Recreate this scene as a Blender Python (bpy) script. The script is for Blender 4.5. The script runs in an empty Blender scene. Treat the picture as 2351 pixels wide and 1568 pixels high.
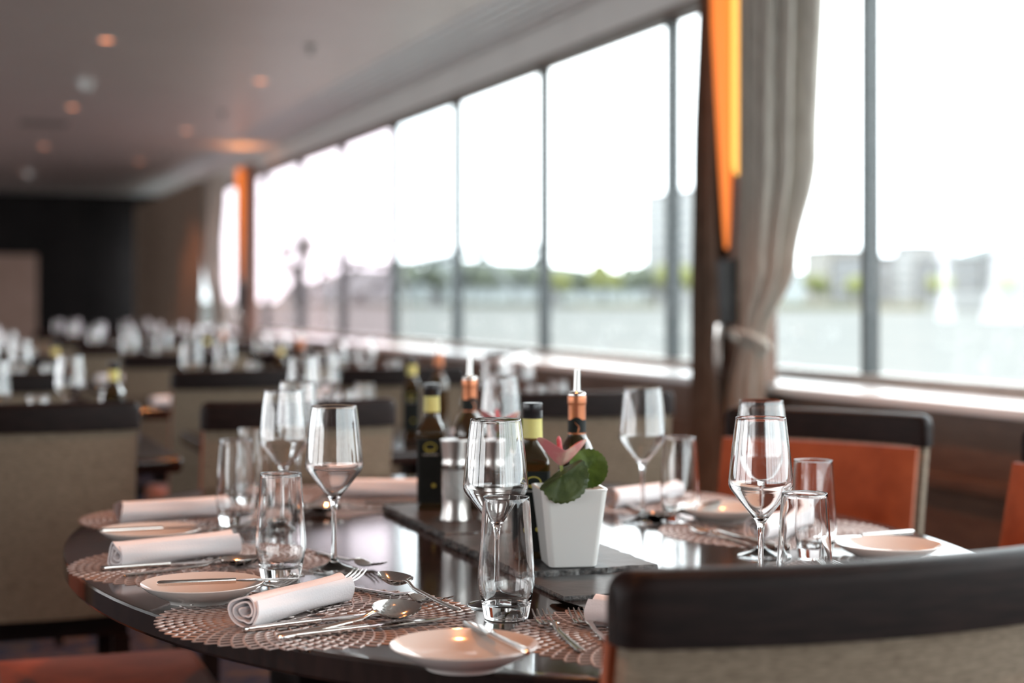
import bpy, bmesh, math, random
from math import sin, cos, pi, radians, sqrt, atan2
from mathutils import Vector, Matrix
random.seed(7)
S = bpy.context.scene
COL = S.collection
# World axes follow the dining room: +X towards the window wall, +Y along it, Z up, floor at 0.
TH = radians(19.62)          # the camera looks this far to the right of +Y
CAMH, FPX, HZ = 1.128, 3750.0, 692.0
TBL = 0.75                   # table height

# ------------------------------------------------------------------ camera
cam = bpy.data.cameras.new('camera')
cam.sensor_width = 36.0
cam.lens = FPX / 2351.0 * 36.0
cam.shift_y = -(784.0 - HZ) / 2351.0
cam.dof.use_dof = True
cam.dof.focus_distance = 2.02
cam.dof.aperture_fstop = 2.6
cam.clip_end = 6000
co = bpy.data.objects.new('camera', cam)
co.location = (0, 0, CAMH)
co.rotation_euler = (pi / 2, 0, -TH)
COL.objects.link(co)
S.camera = co

# ------------------------------------------------------------------ world, light, exposure
w = bpy.data.worlds.new('overcast_sky')
S.world = w
w.use_nodes = True
nt = w.node_tree
bg = nt.nodes['Background']
tc = nt.nodes.new('ShaderNodeTexCoord')
nz = nt.nodes.new('ShaderNodeTexNoise')
nz.inputs['Scale'].default_value = 2.2
nz.inputs['Detail'].default_value = 4
rp = nt.nodes.new('ShaderNodeValToRGB')
rp.color_ramp.elements[0].position = .35
rp.color_ramp.elements[0].color = (.80, .90, .97, 1)
rp.color_ramp.elements[1].position = .62
rp.color_ramp.elements[1].color = (1, 1, 1, 1)
nt.links.new(tc.outputs['Generated'], nz.inputs['Vector'])
nt.links.new(nz.outputs['Fac'], rp.inputs['Fac'])
nt.links.new(rp.outputs['Color'], bg.inputs['Color'])
bg.inputs['Strength'].default_value = 3.9
S.view_settings.view_transform = 'Standard'
S.view_settings.look = 'None'
S.view_settings.gamma = 1
S.view_settings.use_curve_mapping = False
S.view_settings.exposure = 0.95
cy = S.cycles
cy.use_denoising = True
cy.max_bounces = 14
cy.diffuse_bounces = 4
cy.glossy_bounces = 6
cy.transmission_bounces = 12
cy.transparent_max_bounces = 24
cy.sample_clamp_indirect = 6.0


def portal(name, loc, rot, h, l):
    li = bpy.data.lights.new(name, 'AREA')
    li.shape = 'RECTANGLE'
    li.size = h
    li.size_y = l
    li.cycles.is_portal = True
    o = bpy.data.objects.new(name, li)
    o.location = loc
    o.rotation_euler = rot
    COL.objects.link(o)


portal('window_light_portal', (3.02, 9.0, 1.6), (0, pi / 2, 0), 1.5, 25)
portal('opposite_window_portal', (-8.08, 9.0, 1.6), (0, -pi / 2, 0), 1.5, 25)
portal('end_window_portal', (1.6, -3.56, 1.6), (pi / 2, 0, 0), 2.8, 1.5)


# ------------------------------------------------------------------ helpers
def RC(X, Z):
    """right / forward of the camera foot point -> room x, y"""
    return (X * cos(TH) + Z * sin(TH), -X * sin(TH) + Z * cos(TH))


def TP(px, py, z=TBL):
    """photo point lying at height z -> room x, y"""
    Z = FPX * (CAMH - z) / (py - HZ)
    return RC((px - 1175.5) * Z / FPX, Z)


def tag(o, label=None, cat=None, group=None, kind=None):
    if label: o['label'] = label
    if cat: o['category'] = cat
    if group: o['group'] = group
    if kind: o['kind'] = kind
    return o


def empty(name, loc=(0, 0, 0), rz=0.0):
    o = bpy.data.objects.new(name, None)
    o.location = loc
    o.rotation_euler = (0, 0, rz)
    o.empty_display_size = .05
    COL.objects.link(o)
    return o


def dup(o, parent=None):
    c = o.copy()
    COL.objects.link(c)
    if parent is not None: c.parent = parent
    for ch in list(o.children): dup(ch, c)
    return c


class MB:
    def __init__(self):
        self.v, self.f = [], []

    def add(self, vs, fs, M=None):
        n = len(self.v)
        for p in vs:
            p = Vector(p)
            self.v.append(tuple(M @ p) if M is not None else tuple(p))
        self.f += [tuple(i + n for i in f) for f in fs]
        return self

    def box(self, x0, x1, y0, y1, z0, z1, bev=0.0, seg=2, M=None):
        if bev <= 0:
            vs = [(x, y, z) for z in (z0, z1) for y in (y0, y1) for x in (x0, x1)]
            fs = [(0, 2, 3, 1), (4, 5, 7, 6), (0, 1, 5, 4), (2, 6, 7, 3), (0, 4, 6, 2), (1, 3, 7, 5)]
            return self.add(vs, fs, M)
        b = bmesh.new()
        bmesh.ops.create_cube(b, size=1.0)
        for q in b.verts:
            q.co = ((x0 + x1) / 2 + q.co.x * (x1 - x0), (y0 + y1) / 2 + q.co.y * (y1 - y0), (z0 + z1) / 2 + q.co.z * (z1 - z0))
        bmesh.ops.bevel(b, geom=b.edges[:], offset=bev, segments=seg, affect='EDGES', profile=.5)
        b.verts.ensure_lookup_table()
        self.add([q.co.copy() for q in b.verts], [[q.index for q in f.verts] for f in b.faces], M)
        b.free()
        return self

    def rings(self, rings, cap0=True, cap1=True, closed=True, M=None):
        n = len(rings[0])
        vs = [p for r in rings for p in r]
        fs = []
        for i in range(len(rings) - 1):
            for j in range(n if closed else n - 1):
                k = (j + 1) % n
                fs.append((i * n + j, i * n + k, (i + 1) * n + k, (i + 1) * n + j))
        if cap0: fs.append(tuple(range(n - 1, -1, -1)))
        if cap1: fs.append(tuple((len(rings) - 1) * n + j for j in range(n)))
        return self.add(vs, fs, M)

    def lathe(self, prof, seg=40, M=None, cap0=False, cap1=False):
        return self.rings([[(r * cos(2 * pi * j / seg), r * sin(2 * pi * j / seg), z) for j in range(seg)] for r, z in prof], cap0, cap1, True, M)

    def tube(self, path, rad, seg=8, M=None):
        rs = rad if isinstance(rad, (list, tuple)) else [rad] * len(path)
        path = [Vector(p) for p in path]
        rings = []
        up = Vector((0, 0, 1))
        for i, p in enumerate(path):
            d = (path[min(i + 1, len(path) - 1)] - path[max(i - 1, 0)]).normalized()
            a = d.cross(up)
            if a.length < 1e-4: a = d.cross(Vector((1, 0, 0)))
            a.normalize()
            b = a.cross(d)
            rings.append([p + rs[i] * (cos(2 * pi * j / seg) * a + sin(2 * pi * j / seg) * b) for j in range(seg)])
        return self.rings(rings, True, True, True, M)

    def mesh(self, name, mats, smooth=True, angle=38, merge=1e-6, recalc=True):
        b = bmesh.new()
        vs = [b.verts.new(p) for p in self.v]
        for f in self.f:
            ids = []
            for i in f:
                if i not in ids: ids.append(i)
            if len(ids) > 2:
                try: b.faces.new([vs[i] for i in ids])
                except ValueError: pass
        if merge: bmesh.ops.remove_doubles(b, verts=b.verts[:], dist=merge)
        if recalc: bmesh.ops.recalc_face_normals(b, faces=b.faces[:])
        me = bpy.data.meshes.new(name)
        b.to_mesh(me)
        b.free()
        for m in (mats if isinstance(mats, (list, tuple)) else [mats]): me.materials.append(m)
        if smooth:
            for p in me.polygons: p.use_smooth = True
            me.set_sharp_from_angle(angle=radians(angle))
        return me

    def build(self, name, mats, parent=None, loc=None, rz=None, **k):
        o = bpy.data.objects.new(name, self.mesh(name, mats, **k))
        if loc is not None: o.location = loc
        if rz is not None: o.rotation_euler = (0, 0, rz)
        COL.objects.link(o)
        if parent is not None: o.parent = parent
        if k.get('smooth', True):
            wn = o.modifiers.new('weighted_normal', 'WEIGHTED_NORMAL')
            wn.keep_sharp = True
        return o


def obj_of(name, me, parent=None, loc=(0, 0, 0), rot=(0, 0, 0)):
    o = bpy.data.objects.new(name, me)
    o.location = loc
    o.rotation_euler = rot
    COL.objects.link(o)
    if parent is not None: o.parent = parent
    return o


# ------------------------------------------------------------------ materials
def mat(name, col, rough=.5, metal=0.0, col2=None, scale=20.0, stretch=(1, 1, 1), bump=0.0, bscale=None, spec=.5, sheen=0.0, coat=0.0, detail=4, trans=0.0, ior=1.5, emit=None, estr=0.0, contrast=(.35, .65)):
    m = bpy.data.materials.new(name)
    m.use_nodes = True
    n, l = m.node_tree.nodes, m.node_tree.links
    p = n['Principled BSDF']
    p.inputs['Base Color'].default_value = (*col, 1)
    p.inputs['Roughness'].default_value = rough
    p.inputs['Metallic'].default_value = metal
    p.inputs['Specular IOR Level'].default_value = spec
    p.inputs['IOR'].default_value = ior
    p.inputs['Coat Weight'].default_value = coat
    p.inputs['Sheen Weight'].default_value = sheen
    p.inputs['Transmission Weight'].default_value = trans
    if emit:
        p.inputs['Emission Color'].default_value = (*emit, 1)
        p.inputs['Emission Strength'].default_value = estr
    if col2 or bump:
        t = n.new('ShaderNodeTexCoord')
        mp = n.new('ShaderNodeMapping')
        mp.inputs['Scale'].default_value = stretch
        l.new(t.outputs['Object'], mp.inputs['Vector'])
        z = n.new('ShaderNodeTexNoise')
        z.inputs['Scale'].default_value = scale
        z.inputs['Detail'].default_value = detail
        l.new(mp.outputs['Vector'], z.inputs['Vector'])
        if col2:
            r = n.new('ShaderNodeValToRGB')
            r.color_ramp.elements[0].position = contrast[0]
            r.color_ramp.elements[1].position = contrast[1]
            r.color_ramp.elements[0].color = (*col, 1)
            r.color_ramp.elements[1].color = (*col2, 1)
            l.new(z.outputs['Fac'], r.inputs['Fac'])
            l.new(r.outputs['Color'], p.inputs['Base Color'])
        if bump:
            z2 = z
            if bscale:
                z2 = n.new('ShaderNodeTexNoise')
                z2.inputs['Scale'].default_value = bscale
                z2.inputs['Detail'].default_value = 3
                l.new(mp.outputs['Vector'], z2.inputs['Vector'])
            b = n.new('ShaderNodeBump')
            b.inputs['Strength'].default_value = bump
            b.inputs['Distance'].default_value = .002
            l.new(z2.outputs['Fac'], b.inputs['Height'])
            l.new(b.outputs['Normal'], p.inputs['Normal'])
    return m


def pane_mat(name, tint, ior=1.45):
    m = bpy.data.materials.new(name)
    m.use_nodes = True
    n, l = m.node_tree.nodes, m.node_tree.links
    n.remove(n['Principled BSDF'])
    tr = n.new('ShaderNodeBsdfTransparent')
    tr.inputs['Color'].default_value = (*tint, 1)
    gl = n.new('ShaderNodeBsdfGlossy')
    gl.inputs['Roughness'].default_value = .02
    fr = n.new('ShaderNodeFresnel')
    ge = n.new('ShaderNodeNewGeometry')          # same reflectance on either face of the pane
    mr = n.new('ShaderNodeMapRange')
    mr.inputs['To Min'].default_value = ior
    mr.inputs['To Max'].default_value = 1 / ior
    l.new(ge.outputs['Backfacing'], mr.inputs['Value'])
    l.new(mr.outputs['Result'], fr.inputs['IOR'])
    mx = n.new('ShaderNodeMixShader')
    l.new(fr.outputs['Fac'], mx.inputs['Fac'])
    l.new(tr.outputs[0], mx.inputs[1])
    l.new(gl.outputs[0], mx.inputs[2])
    l.new(mx.outputs[0], n['Material Output'].inputs['Surface'])
    return m


def glow_mat(name, col, strength):
    m = bpy.data.materials.new(name)
    m.use_nodes = True
    p = m.node_tree.nodes['Principled BSDF']
    p.inputs['Base Color'].default_value = (*col, 1)
    p.inputs['Emission Color'].default_value = (*col, 1)
    p.inputs['Emission Strength'].default_value = strength
    return m


M = {}
M['table'] = mat('dark_stained_oak', (.014, .008, .006), .11, col2=(.026, .015, .012), scale=14, stretch=(9, 1, 1), bump=.012, bscale=60, spec=.75)
M['wood'] = mat('dark_chair_wood', (.008, .005, .0045), .45, col2=(.016, .009, .008), scale=20, stretch=(1, 1, 8), bump=.05, spec=.1)
M['beige'] = mat('beige_woven_fabric', (.17, .125, .085), .9, col2=(.27, .21, .15), scale=70, stretch=(1, 1, 5), bump=.5, bscale=240, sheen=.2, spec=.2)
M['orange'] = mat('rust_orange_velvet', (.25, .056, .018), .8, col2=(.34, .085, .03), scale=18, bump=.2, bscale=200, sheen=.25, spec=.2)
M['napkin'] = mat('white_linen', (.82, .80, .82), .85, col2=(.87, .85, .87), scale=8, bump=.25, bscale=420, spec=.25, sheen=.1)
M['china'] = mat('white_china', (.70, .67, .64), .12, col2=(.72, .69, .66), scale=3, spec=.5, coat=.3)
M['steel'] = mat('polished_steel', (.62, .59, .56), .12, 1.0, col2=(.68, .65, .62), scale=40, stretch=(1, 12, 1))
M['brushed'] = mat('brushed_steel', (.55, .53, .51), .28, 1.0, col2=(.62, .60, .58), scale=50, stretch=(6, 6, .4))
M['mat'] = mat('blush_metallic_vinyl', (.36, .285, .265), .36, .35, col2=(.46, .39, .365), scale=30, bump=.1, bscale=150)
M['glass'] = mat('clear_crystal', (1, 1, 1), 0.0, trans=1.0, ior=1.5)
M['slate'] = mat('black_slate', (.022, .021, .022), .42, col2=(.05, .048, .048), scale=16, bump=.5, bscale=45)
M['slate_edge'] = mat('rough_slate_edge', (.015, .015, .016), .55, col2=(.13, .125, .12), scale=130, bump=1.0, bscale=160)
M['pot'] = mat('white_glazed_pot', (.74, .74, .71), .18, col2=(.77, .77, .75), scale=5, coat=.2)
M['soil'] = mat('potting_soil', (.03, .018, .012), .95, col2=(.08, .05, .03), scale=150, bump=1)
M['leaf'] = mat('green_leaf', (.055, .10, .012), .45, col2=(.12, .19, .025), scale=60, bump=.4, bscale=130)
M['leaf2'] = mat('dark_green_leaf', (.028, .05, .008), .45, col2=(.06, .085, .016), scale=60, bump=.4, bscale=130)
M['stalk'] = mat('pale_green_stalk', (.30, .36, .09), .5, col2=(.38, .42, .13), scale=40)
M['pink'] = mat('pink_petal', (.60, .20, .21), .4, col2=(.72, .56, .42), scale=26, contrast=(.45, .7), bump=.1)
M['spadix'] = mat('pink_spadix', (.55, .09, .11), .55, col2=(.66, .18, .19), scale=300, bump=.6, bscale=500)
M['bottle'] = mat('dark_olive_glass', (.030, .018, .004), .04, spec=.6, coat=.4, col2=(.038, .022, .005), scale=4)
M['amber'] = mat('amber_neck_glass', (.16, .06, .006), .05, spec=.6, col2=(.12, .045, .005), scale=20)
M['blackcap'] = mat('black_screw_cap', (.012, .012, .014), .3, col2=(.02, .02, .022), scale=30)
M['yellow'] = mat('pale_yellow_label', (.62, .56, .17), .5, col2=(.66, .60, .20), scale=30)
M['emblem'] = mat('yellow_emblem_print', (.52, .44, .07), .5, col2=(.56, .48, .09), scale=60)
M['darklabel'] = mat('dark_green_label', (.008, .011, .010), .55, col2=(.012, .015, .014), scale=40, spec=.2)
M['print'] = mat('pale_label_print', (.42, .42, .40), .5, col2=(.5, .5, .48), scale=90)
M['copper'] = mat('copper_foil', (.46, .16, .075), .32, .7, col2=(.52, .2, .1), scale=50, bump=.1)
M['salt'] = mat('white_salt', (.68, .66, .63), .9, col2=(.8, .78, .75), scale=200)
M['pepper'] = mat('dark_peppercorns', (.05, .035, .025), .8, col2=(.11, .08, .06), scale=260, bump=1)
M['ceiling'] = mat('painted_ceiling', (.68, .595, .545), .38, col2=(.71, .625, .575), scale=3)
M['grille'] = mat('pale_grille', (.66, .64, .63), .5, col2=(.74, .72, .71), scale=9, stretch=(1, 3, 1))
M['fascia'] = mat('fascia_paint', (.55, .52, .49), .5, col2=(.58, .55, .52), scale=4)
M['brown'] = mat('brown_wood_panel', (.12, .062, .04), .4, col2=(.17, .092, .06), scale=12, stretch=(6, .6, 6), bump=.05)
M['darkbrown'] = mat('dark_brown_trim', (.09, .055, .04), .5, col2=(.12, .075, .055), scale=12)
M['sill'] = mat('white_sill', (.80, .80, .80), .25, col2=(.83, .83, .83), scale=3)
M['frame'] = mat('dark_mullion', (.03, .038, .04), .4, col2=(.045, .05, .052), scale=20)
M['railm'] = mat('grey_window_rail', (.24, .22, .20), .45, col2=(.28, .26, .24), scale=10)
M['pane'] = pane_mat('clear_pane', (.96, .985, .985))
M['rosepane'] = pane_mat('rose_tinted_pane', (.93, .86, .88))
M['carpet'] = mat('patterned_carpet', (.012, .014, .045), .95, col2=(.10, .055, .04), scale=9, contrast=(.5, .56), bump=.5, bscale=300, detail=2)
M['farwall'] = mat('black_lacquer_panel', (.007, .005, .005), .5, col2=(.012, .009, .009), scale=3, spec=.2)
M['niche'] = mat('rose_beige_panel', (.42, .27, .21), .5, col2=(.48, .31, .25), scale=3)
M['curtain'] = mat('greige_curtain', (.40, .36, .31), .85, col2=(.52, .48, .42), scale=60, stretch=(1, 1, .2), bump=.3, bscale=300, sheen=.2)
def translucent(m, col, fac):
    n, l = m.node_tree.nodes, m.node_tree.links
    t = n.new('ShaderNodeBsdfTranslucent')
    t.inputs['Color'].default_value = (*col, 1)
    mx = n.new('ShaderNodeMixShader')
    mx.inputs['Fac'].default_value = fac
    l.new(n['Principled BSDF'].outputs[0], mx.inputs[1])
    l.new(t.outputs[0], mx.inputs[2])
    l.new(mx.outputs[0], n['Material Output'].inputs['Surface'])


translucent(M['curtain'], (.45, .40, .34), .2)
M['drape'] = mat('brown_drape', (.13, .085, .06), .9, col2=(.19, .13, .095), scale=60, stretch=(1, 1, .2), bump=.3, bscale=300)
M['black'] = mat('black_metal', (.012, .012, .013), .4, col2=(.018, .018, .018), scale=20)
M['plastic'] = mat('white_plastic', (.72, .71, .68), .4, col2=(.75, .74, .71), scale=10)
M['glow_amber'] = glow_mat('amber_glass_glow', (1.0, .24, .03), .42)
M['glow_tube'] = glow_mat('warm_tube_glow', (1.0, .50, .10), .75)
M['bulb'] = glow_mat('warm_bulb_glow', (1.0, .30, .10), 1.6)
M['water'] = mat('river_water', (.138, .142, .138), 1.0, col2=(.165, .165, .157), scale=.12, stretch=(1, .3, 1), spec=0)
M['bank'] = mat('grassy_bank', (0.096, 0.102, 0.060), .9, col2=(0.144, 0.132, 0.090), scale=.08)
M['tree'] = mat('spring_foliage', (0.096, 0.114, 0.036), .9, col2=(0.168, 0.168, 0.060), scale=.5)
M['tree2'] = mat('grey_green_foliage', (0.072, 0.090, 0.066), .9, col2=(0.120, 0.132, 0.096), scale=.5)
M['trunk'] = mat('bark', (0.048, 0.036, 0.030), .9, col2=(0.072, 0.054, 0.042), scale=3)
M['hill'] = mat('hazy_hill', (0.075, 0.085, 0.09), 1, col2=(0.138, 0.156, 0.156), scale=.01)
M['bwhite'] = mat('white_render', (0.225, 0.225, 0.221), .8, col2=(0.248, 0.248, 0.243), scale=.3)
M['bgrey'] = mat('grey_render', (0.126, 0.126, 0.126), .8, col2=(0.156, 0.150, 0.150), scale=.3)
M['bcream'] = mat('cream_render', (0.216, 0.198, 0.168), .8, col2=(0.240, 0.222, 0.192), scale=.3)
M['bglass'] = mat('far_window_glass', (.08, .09, .10), .2, col2=(.11, .12, .13), scale=.3)
M['roof'] = mat('grey_roof', (0.072, 0.060, 0.060), .8, col2=(0.090, 0.078, 0.072), scale=.5)
M['bsteel'] = mat('grey_bridge_steel', (0.060, 0.072, 0.072), .6, col2=(0.084, 0.096, 0.093), scale=.3)


# ------------------------------------------------------------------ the room
def struct(name, mb, m, parent=None, **k):
    o = mb.build(name, m, parent, smooth=k.pop('smooth', False), **k)
    if parent is None: o['kind'] = 'structure'
    return o


V0, V1, UL, UR = -3.5, 21.5, -8.0, 3.05
GL = 2.97
struct('floor', MB().box(UL - .2, UR, V0, V1, -.1, 0), M['carpet'])
struct('ceiling', MB().box(UL - .2, 2.40, V0, V1, 2.5, 2.62), M['ceiling'])
gr = struct('trim_1', MB().box(2.40, 2.86, V0, V1, 2.506, 2.62), M['grille'])
for i in range(6):
    x = 2.43 + i * .071
    MB().box(x, x + .045, V0, V1, 2.492, 2.506).build('slat', M['grille'], gr, smooth=False)
struct('wall_right', MB().box(2.70, UR, V0, V1, 0, .82), M['brown'])
tr = struct('trim_2', MB().box(2.672, 2.70, V0, V1, .60, .64, .008), M['brown'])
struct('trim_3', MB().box(2.86, UR, V0, V1, 2.335, 2.62), M['fascia'])
struct('trim_4', MB().box(2.862, GL + .03, V0, V1, 2.318, 2.335), M['darkbrown'])
struct('trim_5', MB().box(2.655, 2.935, V0, V1, .82, .85, .006), M['sill'], smooth=True)
struct('trim_6', MB().box(2.935, UR, V0, V1, .82, .885, .004), M['railm'])
mulls = [V0, -2.8, -1.3, .22, 1.74, 3.25, 4.77, 6.32, 7.86, 9.33, 10.73, 12.2, 13.7, 15.2, 16.7, 18.2, 19.8, V1]
for i in range(len(mulls) - 1):
    a, b = mulls[i], mulls[i + 1]
    rose = 10.5 < a < 17
    o = struct('window_%d' % (i + 1), MB().box(GL, GL + .008, a + .012, b - .012, .885, 2.32), M['rosepane' if rose else 'pane'])
    MB().box(GL - .02, GL + .04, b - .011, b + .011, .885, 2.32).build('mullion', M['frame'], o, smooth=False)
# end walls and the opposite side, with its own windows
fw = struct('wall_back', MB().box(UL - .2, UR, V1, V1 + .2, 0, 2.62), M['farwall'])
for i in range(7):
    x = -3.2 + i * .86
    MB().box(x, x + .83, V1 - .03, V1, .1, 2.45, .006).build('panel', M['farwall'], fw, smooth=False)
MB().box(-.2, 1.28, V1 - .06, V1 - .03, .3, 1.72, .01).build('panel', M['niche'], fw, smooth=False)
wf = struct('wall_front', MB().box(UL - .2, UR, V0 - .2, V0, 0, .85), M['brown'])
MB().box(UL - .2, UR, V0 - .2, V0, 2.33, 2.62).build('lintel', M['fascia'], wf, smooth=False)
MB().box(UL - .2, .2, V0 - .2, V0, .85, 2.33).build('pier', M['brown'], wf, smooth=False)
for i in range(2):
    x = 1.1 + i * .95
    MB().box(x, x + .08, V0 - .15, V0 - .02, .85, 2.33).build('pier', M['brown'], wf, smooth=False)
struct('window_18', MB().box(.2, UR, V0 - .09, V0 - .082, .85, 2.33), M['pane'])
wl = struct('wall_left', MB().box(UL - .2, UL, V0, V1, 0, .85), M['brown'])
MB().box(UL - .2, UL, V0, V1, 2.33, 2.5).build('lintel', M['fascia'], wl, smooth=False)
for i in range(7):
    v = V0 + .1 + i * 4.1
    MB().box(UL - .2, UL, v, v + .5, .85, 2.33).build('pier', M['brown'], wl, smooth=False)


# ------------------------------------------------------------------ columns, sconces, curtains
def curtain(prof, folds, amp, nz_=46, ns=120, th=.004):
    """prof: list of (z, (xa, ya), (xm, ym), (xb, yb), fold scale) giving the hang of the cloth at each height"""
    prof = [(p[0], *p[1], *p[2], *p[3], p[4]) for p in prof]
    zs = [p[0] for p in prof]
    def at(z):
        for k in range(len(prof) - 1):
            if zs[k] >= z >= zs[k + 1]:
                t = (zs[k] - z) / (zs[k] - zs[k + 1])
                t = t * t * (3 - 2 * t)
                return [prof[k][q] + (prof[k + 1][q] - prof[k][q]) * t for q in range(1, 8)]
        return prof[-1][1:]
    secs = []
    for i in range(nz_):
        z = zs[0] + (zs[-1] - zs[0]) * i / (nz_ - 1)
        xa, ya, xm, ym, xb, yb, a = at(z)
        pts = []
        for j in range(ns):
            s = j / (ns - 1)
            cx, cy_ = 2 * xm - .5 * (xa + xb), 2 * ym - .5 * (ya + yb)
            x = (1 - s) ** 2 * xa + 2 * s * (1 - s) * cx + s * s * xb
            y = (1 - s) ** 2 * ya + 2 * s * (1 - s) * cy_ + s * s * yb
            tx = 2 * (1 - s) * (cx - xa) + 2 * s * (xb - cx)
            ty = 2 * (1 - s) * (cy_ - ya) + 2 * s * (yb - cy_)
            l = sqrt(tx * tx + ty * ty)
            ph = folds * 2 * pi * (s + .03 * sin(7 * s + 2)) + .25 * sin(3 * z)
            d = amp * a * (sin(ph) + .3 * sin(2 * ph + 1))
            e = .35 * amp * a * sin(2 * ph)
            pts.append((x + ty / l * d + tx / l * e, y - tx / l * d + ty / l * e, -ty / l * th, tx / l * th))
        secs.append([(p[0], p[1], z) for p in pts] + [(p[0] + p[2], p[1] + p[3], z) for p in pts[::-1]])
    return MB().rings(secs, True, True, True)


def column(v, far):
    t = empty('column', (2.72, v, 0))
    MB().box(-.1, -.02, -.12, .24, 0, 2.335, .006).build('shaft', M['brown'], t, smooth=False)
    MB().box(-.112, -.1, -.125, .245, .85, .9).build('band', M['darkbrown'], t, smooth=False)
    tag(t, 'brown timber window column far down the room' if far else 'brown timber column between the two nearest windows', 'column')
    s = empty('wall_sconce', (2.60, v, 1.05))
    tag(s, 'glowing amber torch sconce on the far window column' if far else 'tall glowing amber torch sconce between the near curtains', 'wall lamp')
    k = 1
    # black holder tapering down, amber glass trumpet, bright tube, steel tail
    MB().rings([[(-.045 - .008 * e, -.022 - .01 * e, z), (.02, -.022 - .01 * e, z), (.02, .018 + .01 * e, z), (-.045 - .008 * e, .018 + .01 * e, z)] for e, z in ((0, .0), (.5, .06), (1, .22))]).build('holder', M['black'], s, smooth=False)
    rings = []
    for q in range(16):
        f = q / 15
        z = .26 + .98 * f
        r = .010 + .058 * min(1, f * 1.25) ** .8
        rings.append([(-.03 + .6 * r * cos(2 * pi * j / 20) * .8, .0 + .03 * f + r * sin(2 * pi * j / 20), z) for j in range(20)])
    MB().rings(rings).build('shade', M['glow_amber'], s)
    if not far: MB().lathe([(0, .50), (.012, .505), (.02, .52), (.023, .55), (.023, 1.24), (0, 1.24)], 16, Matrix.Translation((-.035, -.098, 0))).build('tube', M['glow_tube'], s)
    ul = bpy.data.lights.new('sconce_uplight', 'SPOT')
    ul.energy = 3
    ul.color = (1.0, .36, .10)
    ul.spot_size = radians(150)
    ul.spot_blend = .8
    ul.shadow_soft_size = .03
    uo = bpy.data.objects.new('sconce_uplight', ul)
    uo.location = (-.03, .03, 1.26)
    uo.rotation_euler = (pi, 0, 0)
    uo.parent = s
    COL.objects.link(uo)
    MB().tube([(-.05, .02, -.0), (-.05, .024, -.1), (-.045, .03, -.19)], [.012, .016, .013], 10).build('tail', M['steel'], s)


def drape_set(v, far):
    dn = 'far window column' if far else 'near window column'
    c = curtain([(2.31, (2.575, -.16), (2.55, -.33), (2.75, -.34), 1), (1.6, (2.575, -.16), (2.55, -.31), (2.73, -.32), 1), (1.25, (2.57, -.15), (2.55, -.28), (2.67, -.29), .85), (1.0, (2.565, -.14), (2.54, -.21), (2.60, -.22), .55), (.8, (2.56, -.08), (2.53, -.19), (2.60, -.21), .75), (.0, (2.56, -.03), (2.52, -.18), (2.60, -.24), .9)], 4.5, .042, ns=170)
    o = c.build('curtain', M['curtain'], None, (0, v, 0))
    tag(o, 'pale greige pleated curtain tied back beside the ' + dn, 'curtain', 'window curtains')
    tb = MB()
    pts = [(2.562 + .055 * cos(a), -.175 + .085 * sin(a), 1.0 - .03 * cos(a)) for a in [2 * pi * q / 28 for q in range(29)]]
    tb.tube(pts, .011, 8).build('tieback', M['curtain'], o)
    c2 = curtain([(2.31, (2.585, .10), (2.575, .15), (2.585, .20), .6), (1.6, (2.585, .12), (2.575, .18), (2.585, .24), .8), (1.0, (2.58, .07), (2.57, .16), (2.58, .25), .9), (.0, (2.57, .01), (2.56, .16), (2.57, .31), 1)], 3, .022, ns=70)
    tag(c2.build('curtain', M['drape'], None, (0, v, 0)), 'narrow dark brown drape on the %s of the ' % 'inner edge' + dn, 'curtain', 'window curtains')


column(5.02, False)
drape_set(5.02, False)
column(14.3, True)
c = curtain([(2.31, (2.55, .5), (2.52, .9), (2.6, 1.3), 1), (1.5, (2.5, .35), (2.45, .6), (2.6, .9), 1), (1.0, (2.46, -.1), (2.42, .1), (2.5, .25), .6), (.8, (2.5, -.15), (2.45, .05), (2.52, .2), .7), (.0, (2.52, -.2), (2.48, .05), (2.54, .3), .9)], 4, .05, ns=90)
tag(c.build('curtain', M['curtain'], None, (0, 14.6, 0)), 'pale curtain swept to one side behind the far column', 'curtain', 'window curtains')
c = curtain([(2.31, (2.5, 0), (2.5, 2.8), (2.5, 5.0), 1), (1.5, (2.5, .2), (2.5, 2.9), (2.5, 5.0), 1), (.0, (2.5, .5), (2.5, 3), (2.5, 5.0), .9)], 14, .06, ns=200)
tag(c.build('curtain', M['drape'], None, (0, 16.0, 0)), 'wide brown drape closing the far end of the window wall', 'curtain', 'window curtains')


# ------------------------------------------------------------------ ceiling fittings
def downlight(u, v, i, power=42):
    t = empty('downlight', (u, v, 2.5))
    MB().lathe([(.036, -.001), (.036, -.006), (.05, -.006), (.052, 0), (.036, -.001)], 24).build('ring', M['plastic'], t)
    MB().lathe([(0, -.003), (.034, -.003), (.034, -.001), (0, -.001)], 20).build('bulb', M['bulb'], t)
    li = bpy.data.lights.new('downlight_beam', 'SPOT')
    li.energy = power
    li.color = (1.0, .33, .09)
    li.spot_size = radians(95)
    li.spot_blend = .6
    li.shadow_soft_size = .035
    lo = bpy.data.objects.new('downlight_beam', li)
    lo.location = (0, 0, -.012)
    lo.parent = t
    COL.objects.link(lo)
    tag(t, 'small recessed warm downlight, %s' % i, 'downlight', 'ceiling downlights')


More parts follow.
